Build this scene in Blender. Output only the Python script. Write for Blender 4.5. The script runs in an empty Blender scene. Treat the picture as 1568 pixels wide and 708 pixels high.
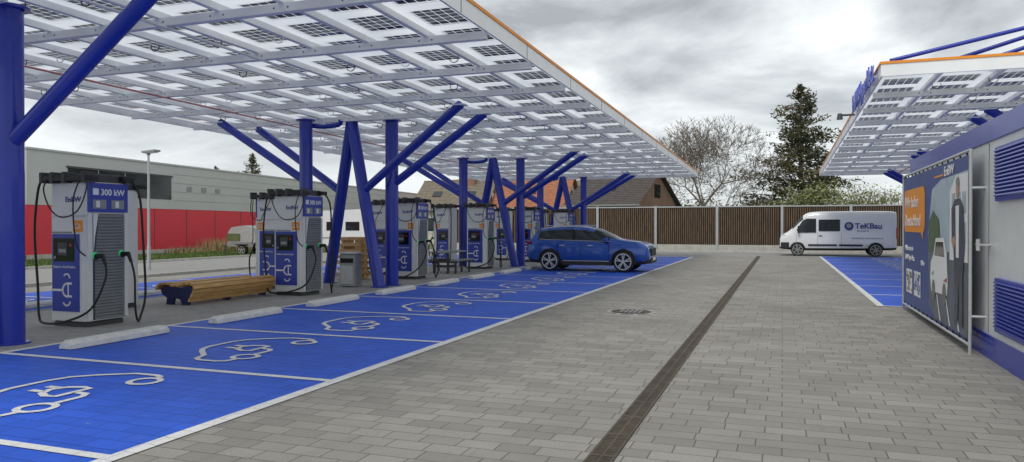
import bpy, math, random
from mathutils import Vector, Matrix
random.seed(7)
sc = bpy.context.scene
R = math.radians

# ---------------------------------------------------------------- materials
def newmat(name):
    m = bpy.data.materials.new(name); m.use_nodes = True
    nt = m.node_tree; b = nt.nodes["Principled BSDF"]
    return m, nt, b
def mat(name, col, rough=0.6, metal=0.0, var=0.12, scale=3.0, bump=0.0, bscale=40, emit=None, coat=0, spec=None, stretch=None):
    m, nt, b = newmat(name)
    b.inputs['Roughness'].default_value = rough
    b.inputs['Metallic'].default_value = metal
    if coat: b.inputs['Coat Weight'].default_value = coat; b.inputs['Coat Roughness'].default_value = 0.05
    if spec is not None: b.inputs['Specular IOR Level'].default_value = spec
    tc = nt.nodes.new('ShaderNodeTexCoord')
    mp = nt.nodes.new('ShaderNodeMapping'); nt.links.new(tc.outputs['Object'], mp.inputs[0])
    if stretch: mp.inputs['Scale'].default_value = stretch
    if var > 0:
        n = nt.nodes.new('ShaderNodeTexNoise'); n.inputs['Scale'].default_value = scale; n.inputs['Detail'].default_value = 6
        n.inputs['Roughness'].default_value = 0.65
        nt.links.new(mp.outputs[0], n.inputs[0])
        r = nt.nodes.new('ShaderNodeValToRGB')
        r.color_ramp.elements[0].position = 0.3; r.color_ramp.elements[1].position = 0.7
        r.color_ramp.elements[0].color = tuple(c*(1-var) for c in col)+(1,)
        r.color_ramp.elements[1].color = tuple(min(1, c*(1+var)) for c in col)+(1,)
        nt.links.new(n.outputs[0], r.inputs[0]); nt.links.new(r.outputs[0], b.inputs['Base Color'])
    else:
        b.inputs['Base Color'].default_value = tuple(col)+(1,)
    if bump > 0:
        n2 = nt.nodes.new('ShaderNodeTexNoise'); n2.inputs['Scale'].default_value = bscale; n2.inputs['Detail'].default_value = 4
        nt.links.new(mp.outputs[0], n2.inputs[0])
        bp = nt.nodes.new('ShaderNodeBump'); bp.inputs['Strength'].default_value = bump; bp.inputs['Distance'].default_value = 0.02
        nt.links.new(n2.outputs[0], bp.inputs['Height']); nt.links.new(bp.outputs[0], b.inputs['Normal'])
    if emit:
        b.inputs['Emission Color'].default_value = tuple(emit)+(1,); b.inputs['Emission Strength'].default_value = 1.0
    return m

def paver(name, c1, c2, mortar, bw=0.32, rh=0.2, ms=0.006, rough=0.8, stain=0.25, rot=0.0, wear=None, spec=0.3, wr=(0.64, 0.71), patch=0.0):
    m, nt, b = newmat(name); L = nt.links; N = nt.nodes
    b.inputs['Roughness'].default_value = rough
    b.inputs['Specular IOR Level'].default_value = spec
    tc = N.new('ShaderNodeTexCoord')
    mp = N.new('ShaderNodeMapping'); mp.inputs['Rotation'].default_value = (0, 0, rot); L.new(tc.outputs['Object'], mp.inputs[0])
    br = N.new('ShaderNodeTexBrick'); L.new(mp.outputs[0], br.inputs['Vector'])
    br.inputs['Scale'].default_value = 1; br.inputs['Brick Width'].default_value = bw; br.inputs['Row Height'].default_value = rh
    br.inputs['Mortar Size'].default_value = ms; br.inputs['Mortar Smooth'].default_value = 0.4; br.inputs['Bias'].default_value = -0.1
    br.offset = 0.42; br.squash = 1.45; br.squash_frequency = 3
    br.inputs['Color1'].default_value = tuple(c1)+(1,); br.inputs['Color2'].default_value = tuple(c2)+(1,); br.inputs['Mortar'].default_value = tuple(mortar)+(1,)
    n = N.new('ShaderNodeTexNoise'); n.inputs['Scale'].default_value = 0.35; n.inputs['Detail'].default_value = 8; n.inputs['Roughness'].default_value = 0.7
    L.new(tc.outputs['Object'], n.inputs[0])
    r = N.new('ShaderNodeMapRange'); r.inputs[1].default_value = 0.3; r.inputs[2].default_value = 0.7
    r.inputs[3].default_value = 1-stain; r.inputs[4].default_value = 1+stain*0.5
    L.new(n.outputs[0], r.inputs[0])
    n3 = N.new('ShaderNodeTexNoise'); n3.inputs['Scale'].default_value = 60; n3.inputs['Detail'].default_value = 3
    L.new(tc.outputs['Object'], n3.inputs[0])
    r3 = N.new('ShaderNodeMapRange'); r3.inputs[1].default_value = 0.3; r3.inputs[2].default_value = 0.7; r3.inputs[3].default_value = 0.88; r3.inputs[4].default_value = 1.09
    L.new(n3.outputs[0], r3.inputs[0])
    mu = N.new('ShaderNodeMath'); mu.operation = 'MULTIPLY'; L.new(r.outputs[0], mu.inputs[0]); L.new(r3.outputs[0], mu.inputs[1])
    last = mu.outputs[0]
    if patch > 0:
        # irregular damp / dirty spots and rolled-in dirt
        n4 = N.new('ShaderNodeTexNoise'); n4.inputs['Scale'].default_value = 1.7; n4.inputs['Detail'].default_value = 10; n4.inputs['Roughness'].default_value = 0.8; n4.inputs['Distortion'].default_value = 0.6
        mp4 = N.new('ShaderNodeMapping'); mp4.inputs['Scale'].default_value = (1.6, 0.5, 1); L.new(tc.outputs['Object'], mp4.inputs[0]); L.new(mp4.outputs[0], n4.inputs[0])
        r4 = N.new('ShaderNodeMapRange'); r4.inputs[1].default_value = 0.56; r4.inputs[2].default_value = 0.74; r4.inputs[3].default_value = 1.0; r4.inputs[4].default_value = 1-patch
        L.new(n4.outputs[0], r4.inputs[0])
        mu2 = N.new('ShaderNodeMath'); mu2.operation = 'MULTIPLY'; L.new(last, mu2.inputs[0]); L.new(r4.outputs[0], mu2.inputs[1]); last = mu2.outputs[0]
    mx = N.new('ShaderNodeVectorMath'); mx.operation = 'SCALE'; L.new(br.outputs['Color'], mx.inputs[0]); L.new(last, mx.inputs['Scale'])
    out = mx.outputs[0]
    if wear:
        n2 = N.new('ShaderNodeTexNoise'); n2.inputs['Scale'].default_value = 9; n2.inputs['Detail'].default_value = 7; n2.inputs['Roughness'].default_value = 0.75
        mp2 = N.new('ShaderNodeMapping'); mp2.inputs['Scale'].default_value = (0.35, 1, 1); L.new(tc.outputs['Object'], mp2.inputs[0]); L.new(mp2.outputs[0], n2.inputs[0])
        rr = N.new('ShaderNodeMapRange'); rr.inputs[1].default_value = wr[0]; rr.inputs[2].default_value = wr[1]; L.new(n2.outputs[0], rr.inputs[0])
        mm = N.new('ShaderNodeMix'); mm.data_type = 'RGBA'; L.new(rr.outputs[0], mm.inputs[0]); L.new(out, mm.inputs[6]); mm.inputs[7].default_value = tuple(wear)+(1,)
        out = mm.outputs[2]
    L.new(out, b.inputs['Base Color'])
    bp = N.new('ShaderNodeBump'); bp.inputs['Strength'].default_value = 0.5; bp.inputs['Distance'].default_value = 0.006; bp.invert = True
    L.new(br.outputs['Fac'], bp.inputs['Height']); L.new(bp.outputs[0], b.inputs['Normal'])
    return m

M = {}
M['pave'] = paver('paver_grey', (0.345, 0.328, 0.295), (0.255, 0.245, 0.222), (0.14, 0.13, 0.11), stain=0.22, patch=0.22)
M['pave2'] = paver('paver_island', (0.41, 0.398, 0.37), (0.35, 0.34, 0.32), (0.20, 0.19, 0.175), bw=0.2, rh=0.1, ms=0.004, patch=0.15)
M['blue_pave'] = paver('paver_blue_paint', (0.030, 0.125, 0.70), (0.022, 0.105, 0.60), (0.012, 0.05, 0.33), ms=0.0055, stain=0.20, rough=0.55, wear=(0.18, 0.26, 0.52), wr=(0.63, 0.70), patch=0.2)
M['line'] = paver('line_paint', (0.78, 0.78, 0.76), (0.72, 0.72, 0.71), (0.45, 0.45, 0.45), ms=0.005, stain=0.12, wear=(0.38, 0.40, 0.46), patch=0.1)
M['asphalt'] = mat('asphalt', (0.28, 0.28, 0.27), 0.9, var=0.12, scale=2, bump=0.2, bscale=80)
M['grass'] = mat('grass', (0.10, 0.15, 0.04), 0.95, var=0.5, scale=1.2, bump=0.6, bscale=30)
M['earth'] = mat('earth', (0.10, 0.12, 0.06), 0.95, var=0.4, scale=0.2)
M['blue'] = mat('blue_steel_paint', (0.012, 0.034, 0.38), 0.35, var=0.10, scale=2, coat=0.3)
M['white'] = mat('white_steel', (0.86, 0.87, 0.88), 0.45, var=0.04, scale=2)
M['shell'] = mat('white_plastic', (0.74, 0.75, 0.73), 0.35, var=0.05, scale=4)
M['orange'] = mat('orange_paint', (0.85, 0.30, 0.02), 0.5, var=0.05)
M['darkblue'] = mat('sign_blue', (0.030, 0.055, 0.36), 0.35, var=0.08)
M['navy'] = mat('navy_steel', (0.010, 0.016, 0.09), 0.4, var=0.1)
M['banner'] = mat('banner_blue', (0.038, 0.075, 0.26), 0.45, var=0.10, scale=1)
M['black'] = mat('black_rubber', (0.012, 0.012, 0.013), 0.55, var=0.2)
M['screen'] = mat('screen_glass', (0.006, 0.007, 0.008), 0.08, var=0)
M['louver'] = mat('louver_grey', (0.27, 0.28, 0.28), 0.5, 0.1, var=0.08)
M['dgrey'] = mat('dark_grey', (0.06, 0.06, 0.062), 0.55, var=0.15)
M['mgrey'] = mat('mid_grey', (0.32, 0.33, 0.33), 0.5, 0.3, var=0.1)
M['galv'] = mat('galvanised', (0.50, 0.51, 0.51), 0.45, 0.4, var=0.12, scale=8)
M['concrete'] = mat('concrete', (0.50, 0.49, 0.45), 0.85, var=0.16, scale=4, bump=0.25, bscale=60)
M['stop'] = mat('wheel_stop_paint', (0.70, 0.69, 0.64), 0.8, var=0.16, scale=7, bump=0.2, bscale=60)
M['iron'] = mat('cast_iron', (0.10, 0.08, 0.06), 0.7, 0.3, var=0.35, scale=6)
M['slot'] = mat('slot_dark', (0.012, 0.011, 0.010), 0.9, var=0)
M['wood'] = mat('bench_wood', (0.60, 0.35, 0.13), 0.5, var=0.35, scale=6, stretch=(4, 0.4, 4))
M['bwood'] = mat('barrier_wood', (0.150, 0.100, 0.062), 0.8, var=0.45, scale=3, stretch=(3, 3, 0.4))
M['bwood2'] = mat('barrier_wood_back', (0.022, 0.015, 0.010), 0.9, var=0.2)
M['red'] = mat('red_cladding', (0.70, 0.045, 0.07), 0.5, var=0.07, scale=0.4)
M['cladding'] = mat('grey_cladding', (0.52, 0.53, 0.52), 0.6, 0.0, var=0.06, scale=0.3)
M['glass'] = mat('dark_glass', (0.015, 0.02, 0.024), 0.06, var=0)
M['textw'] = mat('white_print', (0.8, 0.8, 0.8), 0.5, var=0)
M['textb'] = mat('blue_print', (0.02, 0.035, 0.25), 0.5, var=0)
M['letters'] = mat('blue_letters', (0.025, 0.06, 0.50), 0.4, var=0)
M['green'] = mat('green_led', (0.02, 0.4, 0.12), 0.4, var=0, emit=(0.01, 0.20, 0.07))
M['bark'] = mat('bark', (0.22, 0.185, 0.15), 0.9, var=0.3, scale=4)
M['needle'] = mat('needle_dark', (0.042, 0.050, 0.020), 0.8, var=0.45, scale=0.9)
M['needle2'] = mat('needle_light', (0.110, 0.098, 0.038), 0.8, var=0.35, scale=0.9)
M['willow'] = mat('willow_leaf', (0.27, 0.29, 0.12), 0.8, var=0.3, scale=1)
M['bush'] = mat('bush_leaf', (0.10, 0.12, 0.05), 0.85, var=0.4, scale=1)
M['reed'] = mat('dry_grass', (0.42, 0.30, 0.16), 0.9, var=0.35, scale=1)
M['carblue'] = mat('car_blue', (0.006, 0.075, 0.38), 0.26, 0.35, var=0.03, coat=1.0)
M['carwhite'] = mat('van_white', (0.76, 0.77, 0.78), 0.3, var=0.04, coat=0.6)
M['plastic'] = mat('car_plastic', (0.02, 0.02, 0.021), 0.6, var=0.1)
M['rim'] = mat('alloy', (0.6, 0.61, 0.62), 0.35, 0.5, var=0)
M['redlamp'] = mat('tail_lamp', (0.4, 0.01, 0.01), 0.2, var=0)
M['pinkpipe'] = mat('red_conduit', (0.75, 0.30, 0.28), 0.4, var=0.05)
M['headlamp'] = mat('head_lamp', (0.7, 0.74, 0.78), 0.1, 0.3, var=0)
M['tile_red'] = mat('roof_tile_red', (0.36, 0.15, 0.08), 0.85, var=0.3, scale=3)
M['tile_dark'] = mat('roof_tile_dark', (0.085, 0.072, 0.066), 0.8, var=0.3, scale=3)
M['tile_brown'] = mat('roof_tile_brown', (0.20, 0.17, 0.13), 0.85, var=0.3, scale=3)
M['brick'] = paver('house_brick', (0.32, 0.17, 0.12), (0.25, 0.12, 0.08), (0.3, 0.28, 0.25), bw=0.24, rh=0.08, ms=0.01)
M['plaster'] = mat('plaster', (0.6, 0.57, 0.5), 0.9, var=0.08)
M['poster_sky'] = mat('poster_sky', (0.42, 0.52, 0.58), 0.4, var=0.2, scale=2)
M['poster_road'] = mat('poster_road', (0.10, 0.12, 0.15), 0.4, var=0.3, scale=3)
M['poster_tree'] = mat('poster_tree', (0.08, 0.13, 0.06), 0.4, var=0.5, scale=8)
M['poster_jacket'] = mat('poster_jacket', (0.045, 0.055, 0.08), 0.4, var=0.5, scale=5)
M['skin'] = mat('poster_skin', (0.5, 0.28, 0.19), 0.5, var=0.05)

# frosted border of the glass modules
m, nt, b = newmat('frosted_module_border'); M['frost'] = m
nt.nodes.remove(b)
out = [n for n in nt.nodes if n.type == 'OUTPUT_MATERIAL'][0]
tcf = nt.nodes.new('ShaderNodeTexCoord'); nf = nt.nodes.new('ShaderNodeTexNoise'); nf.inputs['Scale'].default_value = 0.8; nf.inputs['Detail'].default_value = 5
nt.links.new(tcf.outputs['Object'], nf.inputs[0])
rf = nt.nodes.new('ShaderNodeValToRGB'); rf.color_ramp.elements[0].position = 0.35; rf.color_ramp.elements[0].color = (0.66, 0.70, 0.75, 1)
rf.color_ramp.elements[1].position = 0.68; rf.color_ramp.elements[1].color = (0.86, 0.89, 0.93, 1); nt.links.new(nf.outputs[0], rf.inputs[0])
d = nt.nodes.new('ShaderNodeBsdfDiffuse'); d.inputs[0].default_value = (0.88, 0.89, 0.90, 1)
t = nt.nodes.new('ShaderNodeBsdfTranslucent'); nt.links.new(rf.outputs[0], t.inputs[0])
mx = nt.nodes.new('ShaderNodeMixShader'); mx.inputs[0].default_value = 0.72
nt.links.new(d.outputs[0], mx.inputs[1]); nt.links.new(t.outputs[0], mx.inputs[2]); nt.links.new(mx.outputs[0], out.inputs[0])
# photovoltaic cells laminated in milky glass
m, nt, b = newmat('pv_cells'); M['pv'] = m
out = [n for n in nt.nodes if n.type == 'OUTPUT_MATERIAL'][0]
tc = nt.nodes.new('ShaderNodeTexCoord')
br = nt.nodes.new('ShaderNodeTexBrick'); br.offset = 0; br.inputs['Scale'].default_value = 1
br.inputs['Brick Width'].default_value = 0.165; br.inputs['Row Height'].default_value = 0.165
br.inputs['Mortar Size'].default_value = 0.005; br.inputs['Mortar Smooth'].default_value = 0
br.inputs['Color1'].default_value = (0.035, 0.050, 0.085, 1); br.inputs['Color2'].default_value = (0.07, 0.09, 0.13, 1)
nt.links.new(tc.outputs['Object'], br.inputs[0])
nt.links.new(br.outputs['Color'], b.inputs['Base Color'])
b.inputs['Roughness'].default_value = 0.12
tr = nt.nodes.new('ShaderNodeBsdfTranslucent'); tr.inputs[0].default_value = (0.80, 0.86, 0.92, 1)
mx = nt.nodes.new('ShaderNodeMixShader')
nt.links.new(br.outputs['Fac'], mx.inputs[0]); nt.links.new(b.outputs[0], mx.inputs[1]); nt.links.new(tr.outputs[0], mx.inputs[2])
nt.links.new(mx.outputs[0], out.inputs[0])

# ---------------------------------------------------------------- mesh builder
class MB:
    def __init__(s): s.v = []; s.f = []; s.m = []; s.mats = []; s.sm = []
    def mi(s, k):
        if k not in s.mats: s.mats.append(k)
        return s.mats.index(k)
    def add(s, vs, fs, k, smooth=False):
        o = len(s.v); s.v += [tuple(p) for p in vs]; i = s.mi(k)
        for f in fs: s.f.append([o+a for a in f]); s.m.append(i); s.sm.append(smooth)
    def box(s, x0, x1, y0, y1, z0, z1, k):
        s.add([(x0,y0,z0),(x1,y0,z0),(x1,y1,z0),(x0,y1,z0),(x0,y0,z1),(x1,y0,z1),(x1,y1,z1),(x0,y1,z1)],
              [(0,3,2,1),(4,5,6,7),(0,1,5,4),(1,2,6,5),(2,3,7,6),(3,0,4,7)], k)
    def obox(s, c, ax, ay, az, k):
        c = Vector(c); ax = Vector(ax); ay = Vector(ay); az = Vector(az); vs = []
        for sz in (-1, 1):
            for sx, sy in ((-1,-1),(1,-1),(1,1),(-1,1)): vs.append(c+ax*sx+ay*sy+az*sz)
        s.add(vs, [(0,3,2,1),(4,5,6,7),(0,1,5,4),(1,2,6,5),(2,3,7,6),(3,0,4,7)], k)
    def quad(s, a, b, c, d, k): s.add([a,b,c,d], [(0,1,2,3)], k)
    def poly(s, pts, k): s.add(pts, [tuple(range(len(pts)))], k)
    def sheet(s, x0, x1, y0, y1, z, k): s.quad((x0,y0,z),(x1,y0,z),(x1,y1,z),(x0,y1,z), k)
    def cyl(s, p0, p1, r0, r1=None, seg=12, k='blue', cap=True):
        if r1 is None: r1 = r0
        p0 = Vector(p0); p1 = Vector(p1); d = (p1-p0).normalized()
        a = d.orthogonal().normalized(); b = d.cross(a); vs = []
        for i in range(seg):
            t = 2*math.pi*i/seg; o = a*math.cos(t)+b*math.sin(t); vs.append(p0+o*r0); vs.append(p1+o*r1)
        fs = [(2*i, 2*((i+1)%seg), 2*((i+1)%seg)+1, 2*i+1) for i in range(seg)]
        s.add(vs, fs, k, True)
        if cap:
            s.add([vs[2*i] for i in range(seg)], [tuple(range(seg))[::-1]], k); s.add([vs[2*i+1] for i in range(seg)], [tuple(range(seg))], k)
    def tube(s, pts, r, seg=6, k='black', sub=6):
        P = [Vector(p) for p in pts]; Q = []
        for i in range(len(P)-1):
            a = P[max(i-1,0)]; b = P[i]; c = P[i+1]; d = P[min(i+2,len(P)-1)]
            for j in range(sub):
                t = j/sub; Q.append(0.5*((2*b)+(-a+c)*t+(2*a-5*b+4*c-d)*t*t+(-a+3*b-3*c+d)*t**3))
        Q.append(P[-1]); vs = []; ref = None
        for i, q in enumerate(Q):
            d = (Q[min(i+1,len(Q)-1)]-Q[max(i-1,0)]).normalized()
            a = d.orthogonal().normalized() if ref is None else (ref-d*ref.dot(d)).normalized()
            ref = a; b = d.cross(a)
            for j in range(seg):
                t = 2*math.pi*j/seg; vs.append(q+a*math.cos(t)*r+b*math.sin(t)*r)
        fs = []
        for i in range(len(Q)-1):
            for j in range(seg):
                fs.append((i*seg+j, i*seg+(j+1)%seg, (i+1)*seg+(j+1)%seg, (i+1)*seg+j))
        s.add(vs, fs, k, True)
    def rprism(s, x0, x1, y0, y1, z0, z1, r, k, n=4):
        pts = []
        for cx, cy, a0 in ((x1-r,y1-r,0),(x0+r,y1-r,90),(x0+r,y0+r,180),(x1-r,y0+r,270)):
            for i in range(n+1):
                a = R(a0+90*i/n); pts.append((cx+r*math.cos(a), cy+r*math.sin(a)))
        c = ((x0+x1)/2, (y0+y1)/2); e = min(r*0.5, 0.03); N = len(pts)
        def ring(sc_, z): return [(c[0]+(p[0]-c[0])*sc_, c[1]+(p[1]-c[1])*sc_, z) for p in pts]
        rs = 1-e/max((x1-x0)/2, (y1-y0)/2)
        vs = ring(1, z0)+ring(1, z1-e)+ring(rs, z1)
        fs = []
        for L_ in range(2):
            for i in range(N): fs.append((L_*N+i, L_*N+(i+1)%N, (L_+1)*N+(i+1)%N, (L_+1)*N+i))
        s.add(vs, fs, k, False); s.add(vs[:N], [tuple(range(N))[::-1]], k); s.add(vs[2*N:], [tuple(range(N))], k)
    def stroke(s, pts, w, z, k, closed=False):
        P = [Vector((p[0], p[1], 0)) for p in pts]; n = len(P); Ls = []; Rs = []
        for i in range(n):
            a = P[(i-1)%n] if (closed or i > 0) else P[i]; c = P[(i+1)%n] if (closed or i < n-1) else P[i]
            d = (c-a).normalized(); nn = Vector((-d.y, d.x, 0))
            Ls.append(P[i]+nn*w/2); Rs.append(P[i]-nn*w/2)
        for i in range(n if closed else n-1):
            j = (i+1) % n; q = [Rs[i], Rs[j], Ls[j], Ls[i]]
            s.quad(*[(p.x, p.y, z) for p in q], k)
    def build(s, name, parent=None, warp=None):
        me = bpy.data.meshes.new(name); vs = [warp(p) for p in s.v] if warp else s.v
        me.from_pydata(vs, [], s.f)
        for k in s.mats: me.materials.append(M[k])
        me.polygons.foreach_set('material_index', s.m); me.polygons.foreach_set('use_smooth', s.sm); me.update()
        o = bpy.data.objects.new(name, me); sc.collection.objects.link(o)
        if parent: o.parent = parent
        return o
def empty(name):
    o = bpy.data.objects.new(name, None); sc.collection.objects.link(o); return o
def text(body, org, right, up, size, k, parent, ext=0.002, align='LEFT', name='lettering', sx=1.0, bold=0.0):
    c = bpy.data.curves.new(name, 'FONT'); c.body = body; c.size = size; c.extrude = ext; c.align_x = align; c.offset = bold
    c.materials.append(M[k]); o = bpy.data.objects.new(name, c); sc.collection.objects.link(o)
    r = Vector(right).normalized(); u = Vector(up).normalized(); n = r.cross(u)
    m = Matrix.Identity(4)
    for i in range(3): m[i][0] = r[i]*sx; m[i][1] = u[i]; m[i][2] = n[i]; m[i][3] = org[i]
    o.matrix_world = m; o.parent = parent; return o

# ---------------------------------------------------------------- ground
g = MB(); g.sheet(-600, 600, -200, 1200, -0.03, 'earth'); g.build('ground')
g = MB(); g.sheet(-19.6, 12, -12, 43.6, 0.0, 'pave'); g.build('paved_yard')
g = MB(); g.sheet(-24, 14, 43.6, 49.7, -0.004, 'asphalt'); g.sheet(-27.5, -19.6, -14, 43.6, -0.004, 'asphalt'); g.build('road')
g = MB(); g.box(-19.75, -19.6, -12, 43.6, -0.02, 0.10, 'concrete'); g.box(-27.7, -27.5, -14, 44, -0.02, 0.1, 'concrete')
g.box(-24, 14, 49.55, 49.7, -0.02, 0.1, 'concrete'); g.build('kerb')
g = MB(); g.sheet(-60, -27.7, -20, 90, -0.01, 'grass'); g.sheet(-27.5, 20, 51, 120, -0.012, 'grass'); g.build('grass')
g = MB(); g.sheet(-13.8, -9.78, -6, 41.5, 0.004, 'pave2'); g.build('charging_island_pavement')

Y0 = 4.05; SP = 2.85; NS = 13
g = MB()
g.sheet(-9.75, -4.55, Y0-3*SP, Y0+NS*SP, 0.004, 'blue_pave')
g.sheet(-17.9, -14.1, Y0-3*SP, Y0+NS*SP, 0.004, 'blue_pave')
g.sheet(1.95, 7.2, 17.3, 44.0, 0.004, 'blue_pave')
g.build('blue_parking_bays')
g = MB()
def symbol(g, xo, yc, s=0.93, fl=1):
    Z = 0.0125
    def T(p): return (xo - fl*p[1]*s, yc + fl*p[0]*s)
    def st(pts, w=0.075, closed=False): g.stroke([T(p) for p in pts], w, Z, 'line', closed)
    def circ(c, r, w=0.07): st([(c[0]+r*math.cos(2*math.pi*i/16), c[1]+r*math.sin(2*math.pi*i/16)) for i in range(16)], w, True)
    circ((0.72, 0.05), 0.17); circ((-0.62, 0.05), 0.17)
    st([(-0.82,0.05),(-0.98,0.08),(-1.03,0.2),(-1.03,0.48),(-0.95,0.6),(-0.72,0.68),(-0.5,0.92),(-0.32,1.08),(-0.1,1.15),(0.35,1.15),(0.6,1.08),(0.78,0.9),(0.93,0.68),(1.03,0.5),(1.03,0.2),(0.98,0.08),(0.92,0.05)])
    st([(-0.42,0.05),(-0.1,0.05),(0.0,0.12),(0.02,0.3)])
    st([(-0.2,0.32),(0.22,0.32),(0.24,0.45),(0.18,0.6),(0.02,0.68),(-0.14,0.6),(-0.22,0.45)], 0.08, True)
    st([(-0.08,0.66),(-0.08,0.85)], 0.08); st([(0.12,0.66),(0.12,0.85)], 0.08)
LZ = 0.0085
for k in range(-3, NS+1):
    y = Y0+k*SP
    g.sheet(-9.72, -4.66, y-0.05, y+0.05, LZ, 'line')
    g.sheet(-17.9, -14.1, y-0.05, y+0.05, LZ, 'line')
    if k < NS: symbol(g, -6.46, y+SP/2+0.02); symbol(g, -16.6, y+SP/2, fl=-1)
g.sheet(-4.66, -4.52, Y0-3*SP, Y0+NS*SP+0.05, LZ, 'line')
g.sheet(-9.84, -9.72, Y0-3*SP, Y0+NS*SP, LZ, 'line')
g.sheet(1.88, 2.02, 17.3, 44.0, LZ, 'line'); g.sheet(2.02, 7.2, 17.3, 17.4, LZ, 'line')
for k in range(1, 10):
    y = 17.3+k*SP
    if y < 44: g.sheet(2.02, 7.2, y-0.05, y+0.05, LZ, 'line'); symbol(g, 4.3, y-SP/2, fl=-1)
g.build('parking_markings')

# wheel stops
for sx_, k in [(-9.25, k) for k in range(-1, 12)]+[(-14.55, k) for k in range(0, 11)]:
    y = 8.28+2.82*k; g = MB(); 
    prof = [(-0.14,0.005),(-0.13,0.07),(-0.07,0.115),(0.07,0.115),(0.13,0.07),(0.14,0.005)]
    ys = [(-0.95,0.75),(-0.88,0.95),(0.0,1),(0.88,0.95),(0.95,0.75)]
    vs = []; jx = random.uniform(-.02,.02); jr = random.uniform(-.012,.012)
    for yy, s_ in ys:
        for px, pz in prof: vs.append((sx_+jx+px*s_+jr*yy, y+yy*0.93, 0.008+pz*(s_ if s_ < 0.9 else 1)))
    n = len(prof); fs = []
    for i in range(len(ys)-1):
        for j in range(n-1): fs.append((i*n+j, i*n+j+1, (i+1)*n+j+1, (i+1)*n+j))
    g.add(vs, fs, 'stop'); g.poly(vs[:n], 'stop'); g.poly(vs[-n:], 'stop'); g.build('wheel_stop')

# drainage channel
DX = 0.07
g = MB(); g.sheet(-1.40+DX, -1.22+DX, 0, 43.4, 0.004, 'slot')
g.box(-1.41+DX, -1.39+DX, 0, 43.4, 0.0, 0.012, 'iron'); g.box(-1.23+DX, -1.21+DX, 0, 43.4, 0.0, 0.012, 'iron'); g.box(-1.32+DX, -1.30+DX, 0, 43.4, 0.0, 0.0115, 'iron')
y = 0.0; i = 0
while y < 43.4:
    w = 0.020 if i % 14 else 0.05
    g.box(-1.39+DX, -1.32+DX, y, y+w, 0.001, 0.0105, 'iron'); g.box(-1.30+DX, -1.23+DX, y, y+w, 0.001, 0.0105, 'iron')
    y += 0.040 if i % 14 else 0.07; i += 1
g.build('drainage_channel')
g = MB(); mc = (-2.8, 14.5)
for r0, r1, k, z in ((0.0, 0.27, 'iron', 0.012), (0.30, 0.38, 'iron', 0.011)):
    pts = [(mc[0]+r1*math.cos(R(a)), mc[1]+r1*math.sin(R(a)), z) for a in range(0, 360, 15)]
    if r0 == 0: g.poly(pts, k)
    else:
        q = [(mc[0]+r0*math.cos(R(a)), mc[1]+r0*math.sin(R(a)), z) for a in range(0, 360, 15)]
        for i in range(24): g.quad(q[i], pts[i], pts[(i+1)%24], q[(i+1)%24], k)
for i in range(-2, 3):
    for j in range(-2, 3): g.box(mc[0]+i*0.09-0.025, mc[0]+i*0.09+0.025, mc[1]+j*0.09-0.025, mc[1]+j*0.09+0.025, 0.013, 0.018, 'mgrey')
for i in range(26):
    a = 2*math.pi*i/26; c = Vector((mc[0]+0.45*math.cos(a), mc[1]+0.45*math.sin(a), 0.006)); t_ = Vector((-math.sin(a), math.cos(a), 0))*0.045
    g.obox(c, t_, Vector((math.cos(a), math.sin(a), 0))*0.04, (0,0,0.004), 'mgrey' if i % 3 else 'concrete')
g.build('manhole_cover')

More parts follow.
